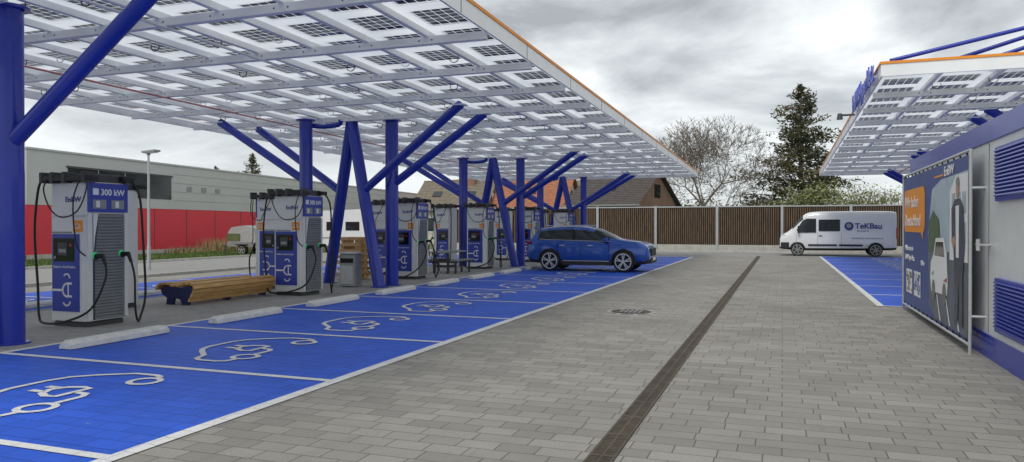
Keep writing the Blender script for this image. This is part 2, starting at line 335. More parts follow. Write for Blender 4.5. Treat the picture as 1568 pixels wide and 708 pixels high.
# ---------------------------------------------------------------- solar canopy
def canopy(name, x0, x1, y0, y1, dz, clusters):
    root = empty(name)
    def warp(p): return (p[0], p[1], p[2]+dz-0.0123*(p[1]-10.3))
    PX = 1.12; PY = 1.15; zp = 5.03
    nx = int(round((x1-x0)/PX)); ny = int(round((y1-y0)/PY)); px = (x1-x0)/nx; py = (y1-y0)/ny
    f = MB()
    bx = 0.205; by = 0.175
    for i in range(nx+1):
        xc = x0+i*px; f.sheet(max(x0, xc-bx), min(x1, xc+bx), y0, y1, zp-0.012, 'frost')
    for j in range(ny+1):
        yc = y0+j*py
        for i in range(nx):
            f.sheet(x0+i*px+bx, x0+(i+1)*px-bx, max(y0, yc-by), min(y1, yc+by), zp-0.012, 'frost')
    g2 = MB()
    for i in range(nx):
        for j in range(ny):
            g2.sheet(x0+i*px+bx-0.01, x0+(i+1)*px-bx+0.01, y0+j*py+by-0.01, y0+(j+1)*py-by+0.01, zp, 'pv')
    g2.build('pv_modules', root, warp); f.build('module_borders', root, warp)
    b = MB()
    for i in range(1, nx):
        xc = x0+i*px; b.box(xc-0.025, xc+0.025, y0+0.05, y1-0.05, zp-0.12, zp-0.016, 'white'); b.box(xc-0.045, xc+0.045, y0+0.05, y1-0.05, zp-0.13, zp-0.12, 'white')
    for j in range(1, ny):
        yc = y0+j*py
        if j % 2 == 0:
            b.box(x0+0.05, x1-0.05, yc-0.03, yc+0.03, zp-0.26, zp-0.132, 'white'); b.box(x0+0.05, x1-0.05, yc-0.055, yc+0.055, zp-0.27, zp-0.26, 'white')
            for i in range(1, nx):
                xc = x0+i*px
                for o_ in (-0.12, 0.12): b.box(xc+o_-0.012, xc+o_+0.012, yc-0.034, yc-0.0305, zp-0.21, zp-0.186, 'dgrey')
    b.build('purlins', root, warp)
    l = MB()
    for j in range(1, ny, 2):
        for i in range(1, nx):
            if random.random() < 0.8:
                xc = x0+i*px+random.uniform(-0.1, 0.1); yc = y0+j*py+random.uniform(-0.2, 0.2)
                pts = [(xc+0.09*math.sin(R(a)), yc, zp-0.2+0.08*math.cos(R(a))) for a in (-60,-100,-140,-180,-220,-260,-300)]
                l.tube(pts, 0.009, 4, 'dgrey' if random.random() < 0.5 else 'white', 2)
    for i in (nx//3, 2*nx//3):
        xc = x0+i*px+0.2; l.cyl((xc, y0+0.3, zp-0.3), (xc, y1-0.3, zp-0.3), 0.025, seg=6, k='pinkpipe' if i == nx//3 else 'white')
    l.build('cable_loops', root, warp)
    e = MB()
    t_ = 0.04
    for (a0,a1,b0,b1) in ((x1,x1+t_,y0-t_,y1+t_),(x0-t_,x0,y0-t_,y1+t_),(x0,x1,y0-t_,y0),(x0,x1,y1,y1+t_)):
        e.box(a0,a1,b0,b1,4.83,5.085,'white')
    for (a0,a1,b0,b1) in ((x1-0.02,x1+t_+0.02,y0-t_-0.02,y1+t_+0.02),(x0-t_-0.02,x0+0.02,y0-t_-0.02,y1+t_+0.02),(x0+0.02,x1-0.02,y0-t_-0.02,y0+0.02),(x0+0.02,x1-0.02,y1-0.02,y1+t_+0.02)):
        e.box(a0,a1,b0,b1,5.088,5.14,'orange')
    yj = y0+2.0
    while yj < y1:    # fascia joints
        e.box(x1+t_, x1+t_+0.004, yj-0.008, yj+0.008, 4.84, 5.08, 'dgrey'); e.box(x0-t_-0.004, x0-t_, yj-0.008, yj+0.008, 4.84, 5.08, 'dgrey'); yj += 3.0
    e.build('fascia', root, warp)
    c = MB()
    for ci, (xn, xf, sg, yC) in enumerate(clusters):
        zt = warp((0, yC, 4.80))[2]; ap = ((xn+xf)/2, yC-0.3, zt)
        B = (xn, yC-0.7, 0); A = (xf, yC+0.2, 0); Dd = (xf, yC-0.9, 0); C = (xn, yC, 0)
        first = (sg == 1 and ci == 0)
        c.cyl(C, (xn, yC, zt), 0.19 if first else 0.185, seg=24); c.cyl(Dd, (xf, yC-0.9, zt), 0.185, seg=20)
        c.cyl(A, ap, 0.165, seg=18); c.cyl(B, ap, 0.165, seg=18)
        def lp(p, q, t): return tuple(p[i]+(q[i]-p[i])*t for i in range(3))
        for bi, (p, q) in enumerate((((xn, yC, 2.85), (xn+sg*2.85, yC, zt+0.05)), (lp(B, ap, 0.57), (xn+sg*2.85, yC-1.6, zt+0.05)),
                     ((xf, yC-0.9, 2.95), (xf-sg*2.85, yC-1.1, zt+0.05)), (lp(A, ap, 0.57), (xf-sg*2.85, yC+0.6, zt+0.05)))):
            if first and bi == 1: continue
            c.cyl(p, q, 0.115, seg=14)
            c.box(q[0]-0.16, q[0]+0.16, q[1]-0.12, q[1]+0.12, zt+0.02, zt+0.05, 'white')
        for p in (C, Dd, A, B):
            c.cyl((p[0], p[1], 0.004), (p[0], p[1], 0.03), 0.26, seg=16)
        for p in (C, Dd): c.cyl((p[0], p[1], zt-0.03), (p[0], p[1], zt+0.01), 0.27, seg=16)
        c.tube([(xf-0.1, yC-0.75, zt-0.12), (xf+0.35, yC-0.6, zt-0.16), (xf+0.8, yC-0.5, zt-0.12), (xf+0.9, yC-0.5, zt)], 0.07, 8, 'blue', 4)
        c.box(min(xn,xf)-0.3, max(xn,xf)+0.3, yC-0.38, yC-0.22, zt-0.02, zt+0.06, 'white')
    c.build('columns', root)
    return root
canopy('solar_canopy', -17.2, -4.5, 2.0, 42.4, 0.0, [(-10.44, -12.75, 1, 7.5)]+[(-10.45, -12.7, 1, y) for y in (18.6, 29.6, 40.2)])
rc = canopy('solar_canopy', 1.98, 14.6, 17.35, 45.0, 0.10, [(7.9, 10.2, -1, y) for y in (24.2, 34.6, 43.6)])
g = MB()
for (xa, za, xb, zb, yy) in ((2.2, 5.22, 9.0, 6.55, 17.55), (3.3, 5.16, 9.0, 6.85, 17.8), (3.75, 5.1, 9.0, 6.75, 18.1), (4.15, 5.1, 9.0, 6.65, 18.4)):
    g.cyl((xa, yy, za), (xb, yy, zb), 0.045, seg=10)
g.cyl((9.0, 17.9, 5.0), (9.0, 17.9, 7.1), 0.15, seg=14)
g.obox((2.25, 17.55, 5.2), (0.12,0,0), (0,0.03,0), (0,0,0.05), 'blue')
g.build('roof_stays', rc)
text('EnBW HyperNetz', (1.84, 22.9, 4.86), (0,-1,0), (0,0,1), 0.66, 'letters', rc, ext=0.012, name='roof_lettering', sx=1.05, bold=0.012)
g = MB()
for i in range(6): g.box(1.86, 1.98, 17.8+i*1.0, 17.83+i*1.0, 4.92, 4.96, 'galv')
g.cyl((1.6, 23.4, 4.9), (1.95, 23.4, 4.9), 0.03, seg=6, k='dgrey'); g.cyl((1.55,23.4,4.78),(1.55,23.4,4.95),0.09,0.06,10,'dgrey')
g.build('letter_brackets', rc)

# ---------------------------------------------------------------- chargers
def charger(x1, y0, mir=False, W=0.84, Dp=0.82):
    root = empty('ev_charging_station'); x0 = x1-W; y1 = y0+Dp; g = MB()
    wf = (lambda p: (x0+x1-p[0], p[1], p[2])) if mir else None
    F = W/0.66
    g.rprism(x0+0.03, x1-0.03, y0+0.03, y1-0.03, 0.004, 0.10, 0.06, 'dgrey')
    g.rprism(x0, x1, y0, y1, 0.10, 2.44, 0.08, 'shell', 5)
    g.build('housing', root, wf); g = MB()
    yf = y0-0.004
    def fr(xa, xb, za, zb, k, t=0.0): g.box(x0+xa*F, x0+xb*F, yf-0.012-t, y0+0.01, za, zb, k)
    fr(0.06, 0.54, 0.26, 1.56, 'darkblue'); fr(0.09, 0.46, 1.10, 1.49, 'screen', 0.006); fr(0.17, 0.34, 1.20, 1.42, 'dgrey', 0.010)
    fr(0.19, 0.32, 1.25, 1.31, 'mgrey', 0.012); fr(0.38, 0.42, 1.35, 1.40, 'redlamp', 0.010); fr(0.10, 0.13, 1.14, 1.19, 'mgrey', 0.010)
    fr(0.44, 0.595, 1.60, 1.79, 'orange', 0.002)
    fr(0.05, 0.40, 1.575, 1.60, 'louver'); fr(0.02, 0.64, 1.86, 1.868, 'mgrey', -0.006)
    def ring(cx, cz, r, w, a0, a1, yy, k='textw'):
        n = 12; P = [(cx+r*math.cos(R(a0+(a1-a0)*i/n)), cz+r*math.sin(R(a0+(a1-a0)*i/n))) for i in range(n+1)]
        for i in range(n):
            a = Vector((P[i][0], yy, P[i][1])); b_ = Vector((P[i+1][0], yy, P[i+1][1])); m_ = (a+b_)/2
            g.obox(m_, (b_-a)/2*1.15, (0,0.003,0), (Vector((cx,yy,cz))-m_).normalized()*w/2, k)
    yy = yf-0.014; cx = x0+0.34*F
    ring(cx, 0.62, 0.11, 0.035, 90, 270, yy); g.box(cx-0.02, cx+0.10, yy-0.003, yy, 0.715, 0.75, 'textw'); g.box(cx-0.02, cx+0.10, yy-0.003, yy, 0.50, 0.535, 'textw')
    g.box(cx+0.005, cx+0.03, yy-0.0035, yy, 0.5, 0.75, 'textw'); g.box(x0+0.07*F, cx-0.10, yy-0.003, yy, 0.60, 0.635, 'textw'); ring(cx-0.02, 0.44, 0.08, 0.03, 200, 350, yy); ring(cx-0.02, 0.82, 0.07, 0.028, 0, 150, yy)
    ring(x0+0.518*F, 1.68, 0.055, 0.014, 0, 180, yf-0.016); g.box(x0+0.455*F, x0+0.58*F, yf-0.019, yf-0.0145, 1.655, 1.67, 'textw')
    def sd(ya, yb, za, zb, k, t=0.0): g.box(x1-0.01, x1+0.014+t, y0+ya, y0+yb, za, zb, k)
    sd(0.03, Dp-0.02, 1.93, 2.42, 'darkblue', 0.02); sd(0.10, Dp-0.08, 0.12, 1.90, 'dgrey')
    z = 0.15
    while z < 1.88:
        inset = 0.05+0.10*max(0, (z-1.2))
        g.obox((x1+0.022, y0+0.05+Dp/2-0.05+inset/2, z), (0.016,0,-0.012), (0,Dp/2-0.09-inset/2,0), (0.004,0,0.013), 'louver'); z += 0.052
    sd(0.02, 0.10, 0.12, 1.90, 'shell', 0.012); sd(Dp-0.09, Dp-0.02, 0.12, 1.90, 'shell', 0.012)
    g.add([(x1+0.040, y0+0.10, 1.2), (x1+0.040, y0+0.10, 1.90), (x1+0.040, y0+0.20, 1.90), (x1+0.040, y0+0.13, 1.5)], [(0,3,2,1)], 'shell')
    for ya in (0.10, 0.46): sd(ya, ya+0.26, 1.99, 2.14, 'louver', 0.024)
    for ya in (0.16, 0.54): sd(ya, ya+0.07, 2.01, 2.12, 'textw', 0.027)
    sd(0.10, 0.21, 2.22, 2.33, 'textw', 0.024)
    g.rprism(x0-0.10, x1+0.12, y0-0.12, y0+0.16, 2.45, 2.54, 0.04, 'black'); g.rprism(x0+0.02, x1-0.02, y0+0.1, y1+0.02, 2.44, 2.58, 0.04, 'dgrey')
    g.rprism(x0-0.12, x1+0.10, y1-0.15, y1+0.10, 2.47, 2.56, 0.04, 'black')
    for xx in (x0-0.06, x0+0.18, x0+0.46, x1+0.06): g.rprism(xx-0.03, xx+0.04, y0-0.13, y0+0.1, 2.42, 2.60, 0.02, 'dgrey')
    g.build('panels', root, wf); g = MB()
    for (yy, zz) in ((y0+0.16, 1.18), (y0+0.68, 1.20)):
        g.cyl((x1+0.01, yy, zz), (x1+0.05, yy, zz), 0.055, seg=12, k='dgrey'); g.cyl((x1+0.03, yy, zz), (x1+0.19, yy, zz+0.02), 0.045, 0.035, 10, 'black')
        g.cyl((x1+0.17, yy, zz+0.03), (x1+0.24, yy, zz-0.13), 0.034, 0.026, 8, 'black')
        g.cyl((x1+0.03, yy-0.02, zz+0.02), (x1+0.040, yy-0.02, zz+0.02), 0.06, seg=14, k='green')
    j = random.uniform(-0.06, 0.06)
    g.tube([(x0-0.04,y0-0.08,2.5),(x0-0.11,y0-0.12,2.3),(x0-0.13+j,y0-0.15,1.6),(x0-0.10+j,y0-0.12,0.7),(x0-0.05,y0-0.16,0.22+j),(x0+0.15,y0-0.22,0.08),(x0+0.6,y0-0.2,0.12),(x1+0.15,y0-0.05,0.35+j),(x1+0.3,y0+0.1,0.8),(x1+0.24,y0+0.16,1.06)], 0.020)
    g.tube([(x0+0.1,y0-0.1,2.5),(x0+0.12,y0-0.2,2.3),(x0+0.3,y0-0.22,1.98),(x1-0.3,y0-0.2,1.84),(x1+0.0,y0-0.16,1.95),(x1+0.1,y0-0.08,2.3),(x1+0.05,y0-0.05,2.5)], 0.012)
    g.tube([(x1+0.08,y1,2.5),(x1+0.16,y1+0.12,2.2),(x1+0.2+j,y1+0.18,1.4),(x1+0.2,y1+0.2,0.5),(x1+0.24,y1+0.05,0.1),(x1+0.36,y0+0.7,0.06),(x1+0.42+j,y0+0.62,0.3),(x1+0.34,y0+0.66,0.8),(x1+0.24,y0+0.68,1.08)], 0.020)
    g.tube([(x1+0.0,y0-0.1,2.5),(x1-0.05,y0-0.2,2.1),(x1-0.03,y0-0.16,1.4),(x1+0.08,y0-0.08,1.2)], 0.012)
    g.build('cables', root, wf)
    text('EnBW', (x0+(0.14 if mir else 0.37), y0-0.006, 2.10), (1,0,0), (0,0,1), 0.125, 'textb', root, bold=0.002, sx=1.1)
    text('Einfach schnell laden.', ((x1-0.59*F if mir else x0+0.085*F), yf-0.014, 0.99), (1,0,0), (0,0,1), 0.060, 'textw', root, name='slogan')
    if mir: text('300 kW', (x0-0.037, y1-0.27, 2.22), (0,-1,0), (0,0,1), 0.14, 'textw', root, name='power_label', bold=0.003)
    else: text('300 kW', (x1+0.037, y0+0.25, 2.22), (0,1,0), (0,0,1), 0.145, 'textw', root, name='power_label', bold=0.003)
for k in range(6):
    charger(-10.86, 9.1+5.88*k)
    charger(-12.70, 9.1+5.88*k+(0.6 if k == 3 else (2.05 if k == 0 else 1.45)), True, W=0.70, Dp=0.76)

# ---------------------------------------------------------------- bench
root = empty('slatted_bench'); g = MB(); bx, by0, by1 = -12.2, 12.35, 15.0
path = [(-0.50,0.36),(-0.44,0.43),(-0.33,0.46),(-0.2,0.45),(-0.07,0.42),(0.06,0.42),(0.19,0.45),(0.32,0.47),(0.44,0.46),(0.52,0.40),(0.50,0.31),(0.45,0.22),(0.40,0.13)]
for i, (a, z) in enumerate(path):
    p = Vector((bx+a, (by0+by1)/2, z)); q0 = path[max(i-1,0)]; q1 = path[min(i+1,len(path)-1)]
    d = Vector((q1[0]-q0[0], 0, q1[1]-q0[1])).normalized(); n = Vector((-d.z, 0, d.x))
    g.obox(p, d*0.044, (0,(by1-by0)/2+random.uniform(-.01,.01),0), n*0.022, 'wood')
g.build('slats', root); g = MB()
for yy in (by0+0.10, (by0+by1)/2, by1-0.1):
    out_ = [(-0.46,0.34),(-0.30,0.40),(-0.06,0.36),(0.06,0.36),(0.32,0.41),(0.45,0.36),(0.34,0.12),(0.30,0.0),(0.14,0.0),(0.08,0.12),(-0.08,0.14),(-0.12,0.0),(-0.30,0.0),(-0.28,0.14),(-0.42,0.22)]
    a = [(bx+p[0], yy-0.03, p[1]+0.004) for p in out_]; b_ = [(bx+p[0], yy+0.03, p[1]+0.004) for p in out_]
    g.poly(a, 'navy'); g.poly(b_[::-1], 'navy')
    for i in range(len(a)): j = (i+1) % len(a); g.quad(a[i], a[j], b_[j], b_[i], 'navy')
g.build('supports', root)

g = MB(); g.rprism(-11.55, -11.05, 17.6, 18.0, 0.03, 0.92, 0.05, 'mgrey'); g.box(-11.5,-11.1,17.58,17.6,0.68,0.80,'slot'); g.rprism(-11.58,-11.02,17.57,18.03,0.925,0.97,0.05,'galv')
g.box(-11.5,-11.1,17.592,17.602,0.1,0.6,'galv'); g.build('litter_bin')
g = MB()
for i in range(7):
    z = 0.02+i*0.19
    for xx in (-13.0,-12.5): g.box(xx-0.05, xx+0.05, 20.0, 20.6, z, z+0.09, 'wood')
    for yy in (20.0,20.3,20.6): g.box(-13.15,-12.35,yy-0.05,yy+0.05,z+0.092,z+0.182,'wood')
g.build('wooden_pallet_stack')
g = MB()
for (xa, xb, z) in ((-11.75,-11.05,0.74),(-12.2,-11.9,0.45),(-10.95,-10.7,0.45)): g.box(xa, xb, 23.6, 25.2, z, z+0.05, 'mgrey')
for yy in (23.8, 25.0):
    g.box(-12.15,-10.75,yy-0.03,yy+0.03,0.38,0.446,'dgrey'); g.box(-11.7,-11.64,yy-0.03,yy+0.03,0.004,0.74,'dgrey'); g.box(-11.16,-11.1,yy-0.03,yy+0.03,0.004,0.74,'dgrey')
    g.box(-12.1,-12.04,yy-0.03,yy+0.03,0.004,0.38,'dgrey'); g.box(-10.86,-10.8,yy-0.03,yy+0.03,0.004,0.38,'dgrey')
g.build('picnic_table')

# ---------------------------------------------------------------- vehicles
def loft(name, st, matfn, parent, arches, cut_y, ar, mats, sub=2):
    me = bpy.data.meshes.new(name); vs = []; fs = []; mi = []
    def sec(s):
        x, zb, zl, zr, w, wr = s; zm = (zb+zl)/2
        h = [(0,zb),(w*0.86,zb),(w*0.98,zb+0.10),(w,zm),(w*0.965,zl),(wr+0.03,zr-0.07*min(1,(zr-zl)/0.3)),(wr*0.8,zr-0.005),(0,zr+0.015)]
        return [(x,-a,z) for a, z in h]+[(x,a,z) for a, z in h[-2:0:-1]]
    n = 14
    for s in st: vs += sec(s)
    for i in range(len(st)-1):
        for j in range(n):
            fs.append((i*n+j, (i+1)*n+j, (i+1)*n+(j+1)%n, i*n+(j+1)%n)); jj = j if j < 7 else 13-j
            mi.append(matfn((st[i][0]+st[i+1][0])/2, jj, i))
    fs.append(tuple(range(n))); mi.append(matfn(-1, 3, -1)); fs.append(tuple(range((len(st)-1)*n, len(st)*n))[::-1]); mi.append(matfn(99, 3, 99))
    me.from_pydata(vs, [], fs)
    for k in mats: me.materials.append(M[k])
    me.polygons.foreach_set('material_index', mi); me.update()
    o = bpy.data.objects.new(name, me); sc.collection.objects.link(o)
    bpy.context.view_layer.objects.active = o
    sm = o.modifiers.new('s', 'SUBSURF'); sm.levels = sub; sm.render_levels = sub
    bpy.ops.object.modifier_apply(modifier='s')
    for p in o.data.polygons: p.use_smooth = True
    for ax in arches:
        for sg in (-1, 1):
            c = MB(); c.cyl((ax, sg*cut_y, ar[1]), (ax, sg*(cut_y+1), ar[1]), ar[0], seg=36, k='slot')
            co = c.build('cut'); bm = o.modifiers.new('b', 'BOOLEAN'); bm.operation = 'DIFFERENCE'; bm.object = co; bm.solver = 'EXACT'
            try: bm.material_mode = 'TRANSFER'
            except Exception: pass
            bpy.ops.object.modifier_apply(modifier='b'); bpy.data.objects.remove(co)
    return o
def wheel(g, x, y, sg, r, spokes=5, rim='rim'):
    z = r
    g.cyl((x, y-sg*0.22, z), (x, y, z), r*0.98, seg=32, k='black'); g.cyl((x, y, z), (x, y+sg*0.018, z), r*0.98, r*0.90, 32, 'black')
    g.cyl((x, y+sg*0.018, z), (x, y+sg*0.021, z), r*0.74, seg=32, k='slot')
    n = 32
    for i in range(n):
        a0 = 2*math.pi*i/n; a1 = 2*math.pi*(i+1)/n
        def pt(a, rr, o): return (x+rr*math.cos(a), y+sg*o, z+rr*math.sin(a))
        g.quad(pt(a0,r*0.69,0.024), pt(a0,r*0.78,0.024), pt(a1,r*0.78,0.024), pt(a1,r*0.69,0.024), rim)
    for i in range(spokes):
        a = 2*math.pi*i/spokes+0.3; d = Vector((math.cos(a),0,math.sin(a))); t_ = Vector((-math.sin(a),0,math.cos(a)))
        for s2 in (-1, 1):
            c = Vector((x, y+sg*0.028, z))+d*r*0.38+t_*s2*r*0.06
            g.obox(c, (d*r*0.36+t_*s2*r*0.06), (0,0.006,0), t_*r*0.045, rim)
    g.cyl((x, y+sg*0.02, z), (x, y+sg*0.045, z), r*0.14, seg=12, k=rim)

# car (electric SUV shape)
root = empty('parked_car')
st = [(0.0,.46,.90,1.02,.76,.60),(0.02,.42,.96,1.10,.82,.62),(0.08,.34,1.08,1.24,.88,.63),(0.26,.29,1.15,1.44,.91,.64),(0.42,.27,1.18,1.59,.92,.64),(0.80,.24,1.18,1.655,.935,.66),(1.4,.22,1.16,1.69,.945,.68),(1.80,.22,1.145,1.695,.945,.68),(1.88,.22,1.14,1.695,.945,.68),(2.30,.22,1.13,1.665,.945,.68),(2.62,.22,1.12,1.595,.945,.67),(2.90,.22,1.115,1.48,.945,.67),(3.20,.22,1.11,1.34,.945,.69),(3.46,.22,1.115,1.22,.945,.76),(3.82,.24,1.10,1.175,.94,.80),(4.22,.26,1.07,1.13,.93,.80),(4.48,.29,1.00,1.045,.905,.78),(4.60,.32,.88,.92,.87,.74),(4.65,.36,.70,.74,.83,.70),(4.66,.42,.60,.64,.80,.66)]
def cm(x, j, i):
    if i in (-1, 99): return 0
    if j in (0, 1): return 2
    if j == 4 and 0.50 < x < 3.32: return 1
    if j in (5, 6) and 2.62 < x < 3.46: return 1
    if j in (5, 6) and 0.08 < x < 0.42: return 1
    return 0
body = loft('body', st, cm, root, (0.93, 3.72), 0.60, (0.425, 0.39), ['carblue','glass','plastic'])
g = MB()
for sg in (-1, 1):
    for x in (0.93, 3.72):
        wheel(g, x, sg*0.925, sg, 0.39)
        n = 20
        for i in range(n):
            a0 = R(-12+204*i/n); a1 = R(-12+204*(i+1)/n)
            P = [(x+rr*math.cos(a), sg*0.944, 0.39+rr*math.sin(a)) for a, rr in ((a0,.41),(a0,.46),(a1,.46),(a1,.41))]; g.quad(*P, 'plastic')
            P2 = [(p[0], sg*0.80, p[2]) for p in P]; g.quad(P[1], P[2], P2[2], P2[1], 'plastic')
    g.box(1.40, 3.26, min(sg*0.90, sg*0.951), max(sg*0.90, sg*0.951), 0.24, 0.42, 'plastic')
    g.box(1.45, 3.2, min(sg*0.951, sg*0.955), max(sg*0.951, sg*0.955), 0.39, 0.41, 'rim')
    for x in (1.30, 2.38): g.obox((x+0.12, sg*0.940, 0.97), (0.10,0,0), (0,0.02,0), (0,0,0.014), 'rim')
    for x in (1.22, 2.14, 3.18): g.obox((x, sg*0.941, 0.76), (0.005,0,0), (0,0.008,0), (0,0,0.28), 'slot')
    g.obox((1.84, sg*0.81, 1.39), (0.035,0,0.0), (0,0.02*sg,0), (0,-sg*0.10,0.16), 'slot')
    for (xa, za, xb, zb) in ((0.55,1.185,1.8,1.15),(1.8,1.15,3.25,1.12)): g.cyl((xa, sg*0.910, za), (xb, sg*0.917, zb), 0.010, seg=6, k='rim')
    g.obox((3.08, sg*1.0, 1.19), (0.07,0.03*sg,0), (0.01,0.10,0), (0,0,0.07), 'carblue')
    g.obox((4.49, sg*0.76, 0.90), (0.10,-0.10*sg,0), (0.01,0.02*sg,0), (-0.02,0,0.05), 'headlamp')
    g.obox((0.07, sg*0.76, 1.05), (0.07,0.06*sg,0), (0.02,0.10,0), (0.01,0,0.05), 'redlamp')
    g.cyl((0.7, sg*0.61, 1.69), (2.35, sg*0.61, 1.71), 0.018, seg=6, k='rim')
g.obox((4.665, 0, 0.73), (0.015,0,0), (0,0.50,0), (0,0,0.14), 'plastic'); g.obox((4.66,0,0.42), (0.02,0,0), (0,0.60,0), (0,0,0.09), 'plastic')
g.obox((4.695,0,0.48), (0.006,0,0), (0,0.26,0), (0,0,0.055), 'textw'); g.obox((-0.02,0,0.78), (0.006,0,0), (0,0.26,0), (0,0,0.055), 'textw')
g.obox((0.32,0,1.60),(0.15,0,-0.015),(0,0.55,0),(0,0,0.02),'carblue')
d = g.build('wheels_and_trim', root); body.parent = root
root.location = (-9.15, 27.5, 0.004)

# van
root = empty('panel_van')
st = [(0.0,.42,1.25,2.40,.93,.86),(0.02,.38,1.25,2.46,1.0,.90),(0.12,.34,1.25,2.50,1.02,.92),(1.2,.32,1.25,2.52,1.03,.93),(3.0,.30,1.25,2.52,1.03,.93),(4.1,.30,1.25,2.51,1.03,.92),(4.5,.30,1.25,2.46,1.03,.90),(4.75,.30,1.26,2.30,1.03,.86),(5.05,.30,1.26,1.95,1.02,.83),(5.32,.32,1.24,1.56,1.01,.82),(5.55,.34,1.18,1.36,1.0,.80),(5.80,.36,1.08,1.24,.97,.78),(5.93,.38,.98,1.12,.94,.76),(5.99,.40,.84,.96,.90,.72),(6.0,.42,.78,.9,.88,.70)]
def vm(x, j, i):
    if j in (0, 1): return 2
    if j in (5, 6) and 4.72 < x < 5.40: return 1
    return 0
body = loft('body', st, vm, root, (1.05, 5.05), 0.72, (0.41, 0.36), ['carwhite','glass','plastic']); body.parent = root
g = MB()
for sg in (-1, 1):
    for x in (1.05, 5.05): wheel(g, x, sg*0.995, sg, 0.36, 6, 'mgrey')
    def side(z, x=3):
        return sg*(1.035-max(0, z-1.25)*0.075)
    def win(pts, k='glass', o=0.0):
        g.poly([(p[0], side(p[1])+sg*o, p[1]) for p in pts], k)
    win([(4.08,1.32),(5.02,1.32),(5.10,1.48),(4.78,2.0),(4.58,2.10),(4.08,2.10)])
    win([(2.85,1.40),(3.95,1.40),(3.95,2.05),(2.85,2.05)])
    win([(3.38,1.40),(3.42,1.40),(3.42,2.05),(3.38,2.05)], 'plastic', 0.004)
    for x in (2.78, 4.0, 5.12): g.obox((x, sg*1.034, 0.9), (0.006,0,0), (0,0.01,0), (0,0,0.42), 'mgrey')
    g.obox((2.3, sg*1.03, 0.62), (0.6,0,0), (0,0.022,0), (0,0,0.05), 'plastic'); g.obox((3.75, sg*1.03, 0.62), (0.75,0,0), (0,0.021,0), (0,0,0.049), 'plastic')
    g.obox((3.85, sg*1.04, 1.15), (0.08,0,0), (0,0.02,0), (0,0,0.02), 'plastic')
    g.obox((5.0, sg*1.17, 1.50), (0.05,0.02,0), (0,0.10,0), (0,0,0.20), 'plastic')
    g.obox((5.86, sg*0.80, 1.06), (0.10,-0.08*sg,0), (0,0.03,0), (-0.04,0,0.14), 'headlamp'); g.obox((0.02, sg*0.93, 1.3), (0.03,0,0), (0,0.05,0), (0,0,0.3), 'redlamp')
    g.obox((5.72, sg*0.97, 0.60), (0.22,-0.04*sg,0), (0,0.02,0), (0,0,0.16), 'plastic')
g.obox((5.99,0,0.62),(0.03,0,0),(0,0.86,0),(0,0,0.17),'plastic'); g.obox((5.985,0,0.92),(0.02,0,0.005),(0,0.5,0),(0,0,0.07),'plastic')
g.obox((6.03,0,0.5),(0.006,0,0),(0,0.26,0),(0,0,0.055),'textw')
g.build('wheels_and_trim', root)
root.rotation_euler = (0,0,math.pi); root.location = (5.85, 45.85, 0)
bpy.context.view_layer.update()
def keep(o, root):
    mw = o.matrix_world.copy(); o.parent = root; o.matrix_parent_inverse = root.matrix_world.inverted(); o.matrix_world = mw
o = text('TeKBau', (3.75, 44.80, 1.55), (1,0,0), (0,0.05,1), 0.42, 'textb', None, name='lettering', bold=0.008); keep(o, root)
o = text('Brandschutz  www.baubuero.de', (3.6, 44.79, 0.98), (1,0,0), (0,0,1), 0.12, 'textb', None, name='lettering'); keep(o, root)
o = text('Brandschutz', (3.85, 44.795, 1.38), (1,0,0), (0,0.04,1), 0.12, 'textb', None, name='lettering'); keep(o, root)
g = MB(); g.cyl((3.45,44.83,1.68),(3.45,44.80,1.68),0.23,seg=20,k='textb'); g.cyl((3.45,44.80,1.70),(3.45,44.795,1.70),0.13,seg=16,k='mgrey'); o = g.build('logo'); keep(o, root)

# ---------------------------------------------------------------- technical container + banner
root = empty('transformer_container'); g = MB(); cx0 = 2.5; cx1 = 5.1; cy0 = 3.0; cy1 = 17.15
g.box(cx0, cx1, cy0, cy1, 0.30, 2.78, 'shell'); g.box(cx0-0.03, cx1+0.03, cy0-0.03, cy1+0.03, 2.78, 3.04, 'blue')
g.box(cx0-0.02, cx1+0.02, cy0-0.02, cy1+0.02, 0.0, 0.30, 'blue'); g.box(cx0+0.05, cx1-0.05, cy0+0.05, cy1-0.05, 3.04, 3.06, 'shell')
for (za, zb) in ((2.0, 2.66), (0.40, 1.06)):
    for (ya, yb) in ((9.2, 10.6), (6.8, 8.6), (4.2, 6.0)):
        g.box(cx0-0.045, cx0, ya, yb, za, zb, 'blue'); z = za+0.04
        g.box(cx0-0.047, cx0-0.04, ya+0.06, yb-0.06, za+0.04, zb-0.04, 'darkblue')
        while z < zb-0.05:
            g.obox((cx0-0.055, (ya+yb)/2, z+0.02), (0.02,0,-0.014), (0,(yb-ya)/2-0.07,0), (0.003,0,0.008), 'blue'); z += 0.045
for ya in (11.05, 9.05, 6.4): g.box(cx0-0.008, cx0, ya-0.01, ya+0.01, 0.32, 2.76, 'louver')
g.cyl((cx0-0.14,10.98,1.45),(cx0,10.98,1.45),0.02,seg=8,k='galv'); g.cyl((cx0-0.14,10.98,1.38),(cx0-0.14,10.98,1.53),0.025,seg=8,k='galv'); g.cyl((cx0-0.10,11.3,1.45),(cx0-0.10,10.75,1.45),0.014,seg=8,k='galv')
g.build('enclosure', root)
root = empty('advertising_banner'); g = MB(); X = 2.33; ya, yb, za, zb = 11.25, 17.0, 0.17, 2.70
for (p, q) in (((X,ya,0),(X,ya,zb)),((X,yb,0),(X,yb,zb)),((X,ya,zb),(X,yb,zb)),((X,ya,za-0.05),(X,yb,za-0.05))): g.cyl(p, q, 0.022, seg=10, k='galv')
for yy in (ya, yb, 14.0): g.cyl((X, yy, 2.2), (2.5, yy, 2.2), 0.02, seg=8, k='galv'); g.cyl((X, yy, 0.5), (2.5, yy, 0.5), 0.02, seg=8, k='galv')
